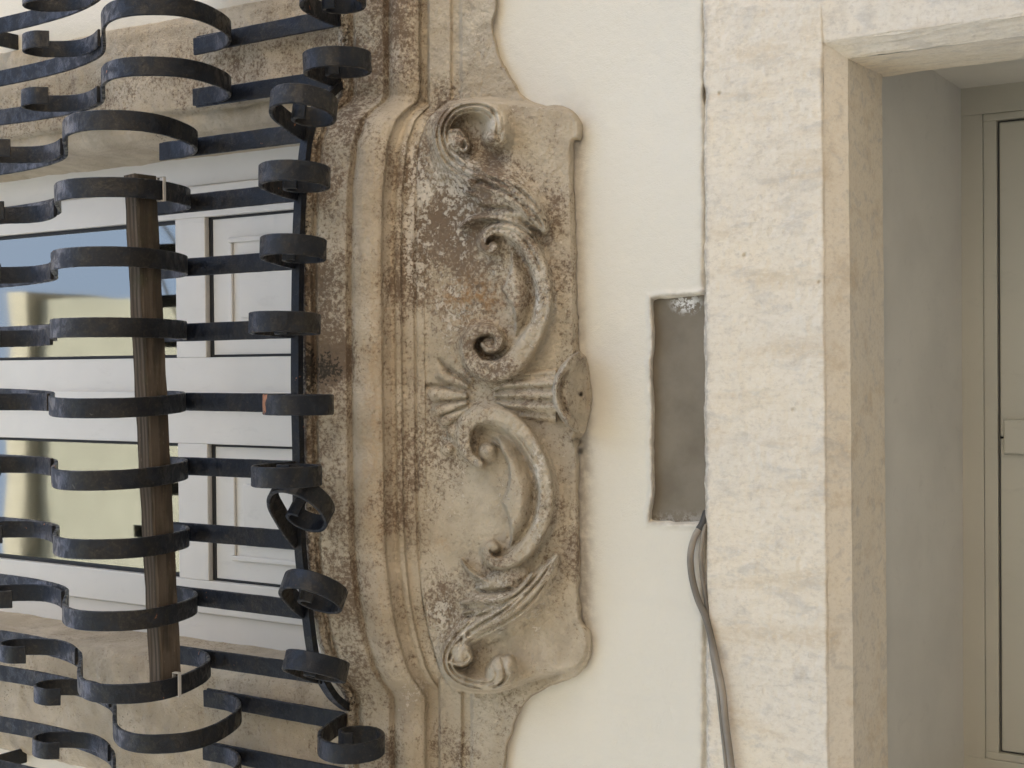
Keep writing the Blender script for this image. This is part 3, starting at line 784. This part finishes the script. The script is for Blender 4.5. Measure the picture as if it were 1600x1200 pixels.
# bracket: fluted shaft and flared cap
bx = np.clip((GX - 772) / (858 - 772), 0, 1.2)
half = np.interp(GX, [772, 790, 830, 858, 876], [20, 36, 40, 42, 44])
cyb = 619
q = (GY - cyb) / half
inb = (GX > 772) & (GX < 870) & (np.abs(q) < 1)
vb = (.020 + .050 * bx) * np.sqrt(np.clip(1 - q ** 2, 0, 1)) * (1 + .09 * np.cos(q * math.pi * 4.5 + .6))
hb = np.full(GX.shape, -1.0)
sh_abs = np.interp(GX, [772, 790, 862], [.080, .092, .098]) * 1.0
hb = np.where(inb, .030 + (sh_abs - .030) * np.sqrt(np.clip(1 - np.abs(q) ** 2.6, 0, 1)) + .009 * np.cos(q * math.pi * 4.5 + .6), hb)
hb = np.where(((PART == 3) | (PART == 4)) & (hp + rel > .085), -1, hb)
ex = (GX - 935) / 74.0; ey = (GY - 613) / 71.0
rr = np.sqrt(ex ** 2 + ey ** 2)
rim_ = .122 + .022 * np.exp(-((rr - .90) / .06) ** 2) - .004 * np.exp(-((rr - .80) / .03) ** 2)
under = np.interp(GX, [858, 886, 903, 921], [.132, .124, .068, .004]) + .006 * fbm(GX / 10, GY / 14, 240, 3)
vc = np.minimum(rim_, np.where(rr < .72, under, rim_)) * sstep(1.0, .955, rr)
vc = np.where(rr < .80, np.minimum(vc, under + .012), np.where(GX > 884, np.minimum(vc, under + .02), vc))
incap = (rr < 1) & (GX > 856) & (GX < 921)
hb = np.where(incap, np.maximum(hb, vc), hb)
PART[(hb > hp + rel)] = 7
for (hx, hy, rx_, ry_, dp) in [(902, 612, 7, 18, .012), (907, 616, 3, 3, .02), (904, 686, 6, 6, .02)]:
    rel -= dp * np.exp(-(((GX - hx) / rx_) ** 2 + ((GY - hy) / ry_) ** 2))
# compose
def blur(a, n):
    for _ in range(n):
        a = (np.roll(a, 1, 0) + np.roll(a, -1, 0) + 2 * a) / 4; a = (np.roll(a, 1, 1) + np.roll(a, -1, 1) + 2 * a) / 4
    return a
rel = blur(rel, 1)
panel_top = hp + rel
onp = sstep(-3.5, 4.5, pn) * sstep(640, 656, GX - roll)
d_low = side * 1.0
d = np.where(U < 657, np.maximum(dm, d_low), 0)
base = np.maximum(np.where(U < 660, dm, -1), d_low + (panel_top - d_low) * onp)
base = np.where(U < 648, np.maximum(dm, d_low), base)
base = np.where((U >= 648) & (U < 664), np.maximum(np.minimum(dm, np.maximum(d_low + .0, dm)), d_low + (panel_top - d_low) * onp) * 1.0, base)
base = np.where((U >= 648) & (S < .5), np.maximum(d_low + (panel_top - d_low) * onp, np.where(U < 652, dm, -1)), base)
base = np.maximum(base, hb)
for (hx, hy, rx_, ry_, dp) in [(902, 612, 7, 18, .012), (907, 616, 3, 3, .02), (904, 686, 6, 6, .02)]:
    base = base - dp * np.exp(-(((GX - hx) / rx_) ** 2 + ((GY - hy) / ry_) ** 2))
# dips behind the plaster outside the plate's outline
d = base - (.012 + base) * sstep(3.5, -2.5, pd)
d += np.where(PART > 1, .0058, 0) * fbm(GX / 15, GY / 15, 221, 4, .62)
d += .0030 * fbm(GX / 16, GY / 16, 220, 4, .6) + .0016 * fbm(GX / 5, GY / 5, 224, 3, .6)
d += .010 * np.minimum(0, fbm(GX / 7, GY / 7, 226, 4, .65) + .12) * sstep(492, 484, U)          # crumbling sill edge
leftc = U < 470.5
W = P(GX, GY, d)
# sill's top returns into the wall
j0 = np.argmax(U >= 470.5, axis=1)
for i in range(GX.shape[0]):
    k = j0[i]
    W[i, :k, 0] = W[i, k, 0]; W[i, :k, 2] = W[i, k, 2] + .004
    W[i, :k, 1] = np.linspace(.22, W[i, k, 1], k + 1)[:-1] if k else W[i, :k, 1]
# --- weathering patches (own shapes: crust, lime flakes, lichen, ochre)
def blob(x, y, rx, ry, p=1.0): return np.exp(-(((GX - x) / rx) ** 2 + ((GY - y) / ry) ** 2) ** p)
big = fbm(GX / 70, GY / 90, 230, 4)
dark = .24 + .6 * big
dark += .50 * blob(735, 430, 95, 120, 1.1) + .40 * blob(700, 310, 75, 95, 1.1) + .40 * blob(690, 960, 40, 85, 1.4) + .25 * blob(760, 930, 70, 60)
dark += .10 * (GX < 660) * sstep(180, 60, GY) + .35 * blob(512, 570, 26, 45) + .18 * sstep(620, 600, GX) * blob(520, 500, 60, 500)
dark += .30 * blob(870, 330, 16, 60) + .20 * blob(765, 220, 40, 40) + .18 * blob(880, 640, 20, 120)
dark += .16 * sstep(556, 546, U) + .30 * blob(520, 575, 40, 60)
dark -= .40 * blob(870, 250, 60, 90) + .35 * blob(850, 1000, 80, 60) + .14 * blob(740, 800, 90, 90, 1.5) + .14 * blob(575, 600, 22, 420, 2)
grey = -.22 + .5 * fbm(GX / 45, GY / 60, 234, 4) + .50 * blob(820, 385, 40, 60) + .45 * blob(790, 345, 60, 22) + .45 * blob(790, 880, 60, 28) + .35 * blob(835, 780, 14, 90) + .45 * blob(640, 820, 9, 330, 2) + .35 * blob(765, 1045, 30, 30) + .3 * blob(790, 210, 30, 40) + .25 * sstep(150, 40, GY)
flake = .06 + .5 * np.maximum(0, fbm(GX / 60, GY / 60, 251, 3)) + .5 * fbm(GX / 30, GY / 60, 238, 4) + .40 * blob(650, 400, 22, 190, 2) + .27 * blob(710, 400, 100, 150) + .40 * blob(760, 950, 70, 50) + .38 * blob(700, 980, 40, 80) + .30 * blob(835, 500, 20, 200) + .28 * blob(840, 780, 14, 100)
flake += -.25 * (GX < 622) - .35 * sstep(560, 545, U) + .12 * blob(720, 260, 60, 60)
lichen = -.10 + .35 * fbm(GX / 50, GY / 50, 242, 4) + .85 * blob(508, 572, 36, 40) + .40 * blob(560, 578, 40, 16) + .50 * sstep(496, 484, U) + .35 * blob(590, 80, 70, 90) + .12 * blob(515, 450, 25, 200) - .2 * (GX > 640)
ochre = .9 * blob(735, 468, 50, 38) + .35 * blob(585, 640, 24, 260) + .5 * blob(690, 850, 14, 10) + .3 * blob(830, 660, 20, 200) * .5
attrs = {"dark": dark, "grey": grey, "flake": flake, "lichen": lichen, "ochre": np.clip(ochre, 0, 1)}
# part id of every cell
PID = PART.copy()
PID[(PID > 1) & (PID < 7) & (onp < .3)] = 1
PID[(PID == 0)] = np.where((U > 650) & (pn > -2), 1, np.where(U > 650, 8, 0))[PID == 0]
for lvl, nmq in ((0, None),):
    PID[(U < 648)] = 0
names = {0: "sill_moulding", 1: "panel", 2: "leaf_scroll", 3: "curled_scroll", 4: "curled_scroll", 5: "leaf_scroll", 6: "shell", 7: "bracket", 8: "side_stone"}
ny, nx = GX.shape
# smooth normals of the whole relief, kept across the cuts
du = np.gradient(W, axis=1); dv = np.gradient(W, axis=0)
N = np.cross(du, dv); N /= np.linalg.norm(N, axis=-1)[..., None] + 1e-12
if N[ny // 2, nx // 2, 1] > 0: N = -N
Fg = grid_faces(ny, nx)
cell = PID[:-1, :-1].ravel()
flipF = np.cross(W[1, 200] - W[0, 200], W[0, 201] - W[0, 200])[1] < 0
Wf = W.reshape(-1, 3); Nf = N.reshape(-1, 3)
for k, nm in names.items():
    f = Fg[cell == k]
    if not len(f): continue
    f = f[:, ::-1]
    uq, inv = np.unique(f.ravel(), return_inverse=True)
    o = mesh_np(nm, Wf[uq], inv.reshape(-1, 4), STONE, apron, True, {a: v.reshape(-1)[uq] for a, v in attrs.items()}, Nf[uq])
    if k == 2: tag(o, "carved leafy scroll at the right end of the apron")
    if k == 5: tag(o, "carved leafy scroll at the left end of the apron")
# core that carries the relief
boxes("core", [(-1.0, .84, .04, .22, 2.98, 3.46)], STONE, apron)

# ------------------------------------------------------------------ iron grille
ZR = 3.545
grille = empty("window_grille", (-.08, -.2, ZR), "black wrought iron pot bellied window grille with curled bar ends", "grille")
rail_px = [(537, -160), (538, 40), (540, 118), (522, 140), (497, 165), (482, 205), (474, 260), (468, 330), (465, 450), (464, 600), (466, 700), (467, 800), (470, 865), (479, 945), (488, 1015), (498, 1050), (519, 1086), (537, 1102), (550, 1113), (553, 1150), (553, 1350)]
R = np.array([PZ(a, b, ZR) for a, b in rail_px])
Rc = catmull(R, 6)
def sweep_plan(pts, w, h):
    p = np.asarray(pts); n = len(p)
    t = np.gradient(p, axis=0); t[:, 2] = 0; t /= np.linalg.norm(t, axis=1)[:, None]
    nn = np.stack([-t[:, 1], t[:, 0], 0 * t[:, 0]], 1)
    V = []
    for i in range(n):
        for a, b in ((-1, -1), (1, -1), (1, 1), (-1, 1)):
            V.append(p[i] + nn[i] * a * w / 2 + np.array([0, 0, b * h / 2]))
    F = []
    for i in range(n - 1):
        for k in range(4): F.append((i * 4 + k, i * 4 + (k + 1) % 4, i * 4 + 4 + (k + 1) % 4, i * 4 + 4 + k))
    F.append((3, 2, 1, 0)); F.append(tuple((n - 1) * 4 + k for k in range(4)))
    return V, F
V, F = sweep_plan(Rc, .016, .022)
mesh_np("rail", V, F, IRON, grille, smooth_sh=False)
RX = Rc[::-1, 0]; RD = -Rc[::-1, 1]
rows = [-32, 56, 146, 221, 309, 412, 516, 629, 731, 837, 941, 1035, 1099, 1181, 1268]
yaw = {9: 38, 10: 30, 11: 24, 8: 4, 3: 8, 4: 3}
BW, BT = .042, .008
strap_prof = np.array([(0.0, z) for z in np.linspace(-.004, .455, 12)])
belly_pts = [(.004, .462), (.004, .42), (.006, .378), (.026, .328), (.08, .268), (.155, .228), (.235, .206), (.30, .216), (.345, .262), (.360, .315), (.348, .372), (.310, .435), (.25, .505), (.195, .568), (.150, .630), (.120, .70), (.098, .78), (.082, .88), (.075, 1.02), (.080, 1.25), (.085, 1.55)]
curl_pts = [(.168, .618), (.146, .660), (.131, .70), (.124, .745), (.137, .79), (.17, .832), (.212, .836), (.240, .805), (.243, .762), (.222, .735)]
foot_pts = [(.0, .006), (.05, -.004), (.105, -.022), (.16, -.045), (.205, -.085), (.222, -.130), (.205, -.170), (.160, -.186), (.112, -.172), (.080, -.138), (.074, -.102), (.092, -.074), (.122, -.070), (.138, -.090), (.132, -.110)]
me_strap = mesh_local("bar", *strip_geo(strap_prof, BW, BT, wob=.03, seed=1))
me_belly = mesh_local("belly_scroll", *strip_geo(catmull(belly_pts, 7), BW, BT, wob=.015, seed=2))
me_curl = mesh_local("inner_curl", *strip_geo(catmull(curl_pts, 7), BW * .98, BT * .9, wob=.015, seed=3))
me_foot = mesh_local("end_curl", *strip_geo(catmull(foot_pts, 7), BW, BT * 1.05, wob=.015, seed=4))
for me in (me_strap, me_belly, me_curl, me_foot): me.materials.append(IRON)
g0 = np.array(grille.location)
BARS = []
for i, y in enumerate(rows):
    dd_ = .2
    for k in range(8):
        X = P(375., float(y), dd_)[0]; dd_ = float(np.interp(X, RX, RD)); dd_ += .018 if dd_ < .08 else 0
    bar = bpy.data.objects.new("bar", me_strap); COL.objects.link(bar); bar.parent = grille
    bar.location = (X - g0[0], -dd_ - g0[1], 0)
    bar.rotation_euler = (math.radians(random.uniform(-.5, .5)), math.radians(random.uniform(-.4, .4)), 0)
    BARS.append((X, dd_))
    for nm, me in (("belly_scroll", me_belly), ("inner_curl", me_curl), ("end_curl", me_foot)):
        o = bpy.data.objects.new(nm, me); COL.objects.link(o); o.parent = bar
        o.rotation_euler = (0, math.radians(random.uniform(-.7, .7)), math.radians(random.uniform(-1.2, 1.2)))
        if nm == "end_curl": o.rotation_euler = (math.radians(random.uniform(-4, 4)), 0, math.radians(yaw.get(i, 0) + random.uniform(-4, 4))); k_ = random.uniform(.98, 1.06); o.scale = (1, k_, k_)
# anchors into the wall
for (pa, w_) in [((29, 66), 1), ((42, 1180), -1)]:
    a = P(pa[0] - 3, pa[1], 0.0)
    V, F = strip_geo([(-.04, 0), (.1, .002), (.30, .006)], .042, .010)
    V = [(v[0] + a[0], v[1], v[2] + a[2]) for v in V]
    mesh_np("wall_anchor", V, F, IRON, grille, smooth_sh=False)

# ------------------------------------------------------------------ timber batten tied inside the bellies
bz0, bz1 = None, None
Xa, Xb = .415, -.70
def batten():
    d0, d1 = .385, .445
    n = 60; b = .004
    z0, z1 = ZR + .222, ZR + .264
    ring = [(-d1 + b, z0), (-d0 - b, z0), (-d0, z0 + b), (-d0, z1 - b), (-d0 - b, z1), (-d1 + b, z1), (-d1, z1 - b), (-d1, z0 + b)]
    V = []; F = []
    for i in range(n + 1):
        x = Xa + (Xb - Xa) * i / n
        for k, (yy, z) in enumerate(ring):
            V.append((x + .003 * math.sin(k * 2.1) * (i in (0, n)), yy - .050 * (x + .13) + .0008 * math.sin(i * .7 + k), z + .0006 * math.sin(i * 1.3 + k * 2)))
    for i in range(n):
        for k in range(8): F.append((i * 8 + k, (i + 1) * 8 + k, (i + 1) * 8 + (k + 1) % 8, i * 8 + (k + 1) % 8))
    F.append(tuple(range(8))); F.append(tuple(n * 8 + k for k in range(7, -1, -1)))
    o = mesh_np("timber_batten", V, F, WOOD, smooth_sh=False)
    tag(o, "dark weathered timber batten laid across the grille inside the bar bellies", "batten")
batten()
def belly_point(X, ds, k):                        # point on the belly of a bar
    c = catmull(belly_pts, 7)
    return c[k]
def tie(i, zoff, lb):
    X, ds = BARS[i]
    c = catmull(belly_pts, 7)
    k = int(np.argmin(np.abs(c[:, 0] - zoff) + (np.arange(len(c)) > 50) * 9))
    p = c[k]; t = c[k + 1] - c[k - 1]; t /= np.linalg.norm(t); nn = np.array([t[1], -t[0]])
    w, h = BW / 2 + .0035, BT / 2 + .003
    V = []; F = []
    ring = [(-w, -h), (w, -h), (w, h), (-w, h)]; ro = [(-w - .002, -h - .002), (w + .002, -h - .002), (w + .002, h + .002), (-w - .002, h + .002)]
    for s_ in (-.0045, .0045):
        for rg in (ring, ro):
            for (a, b) in rg:
                q = p + t * s_ + nn * b
                V.append((X + a, -(ds + q[0]), ZR + q[1]))
    for k2 in range(4):
        j = (k2 + 1) % 4
        F += [(4 + k2, 4 + j, 12 + j, 12 + k2), (k2, 8 + k2, 8 + j, j), (k2, j, 4 + j, 4 + k2), (8 + k2, 12 + k2, 12 + j, 8 + j)]
    o = mesh_np("cable_tie", V, F, TIE, smooth_sh=False); tag(o, lb, "cable tie", "cable ties on the grille")
tie(4, .215, "pale nylon cable tie on the bar at the right end of the batten")
tie(11, .235, "pale nylon cable tie on the bar at the left end of the batten")

# ------------------------------------------------------------------ cable out of the niche
def pxline(pts, n=8):
    c = catmull(np.array(pts, float), n)
    return P(c[:, 0], c[:, 1], c[:, 2])
main = pxline([(1104, 800, -.018), (1098, 818, .000), (1086, 838, .012), (1079, 866, .016), (1081, 900, .016), (1090, 935, .016), (1103, 966, .018), (1112, 1000, .020), (1121, 1040, .022), (1129, 1080, .022), (1134, 1130, .022), (1143, 1200, .022), (1152, 1300, .022), (1162, 1420, .022)])
cab = empty("cable", tuple(main[4]), "thick grey cable hanging out of the cement niche along the lintel", "cable")
V, F = tube_geo(main, .0068, 12); mesh_np("sheath", V, F, CABLE, cab)
V, F = tube_geo(main[:13], .0076, 12); mesh_np("dark_sleeve", V, F, CABLEDK, cab)
second = pxline([(1104, 806, -.02), (1101, 822, .002), (1097, 845, .008), (1095, 870, .008), (1098, 905, .008), (1104, 945, .008), (1108, 985, .010), (1114, 1030, .012), (1122, 1080, .010), (1130, 1150, .010), (1140, 1250, .010), (1156, 1420, .010)])
cab2 = empty("cable", tuple(second[4]), "thin dusty cable half hidden behind the thick grey cable", "cable")
V, F = tube_geo(second, .0045, 10); mesh_np("sheath", V, F, CABLE, cab2)
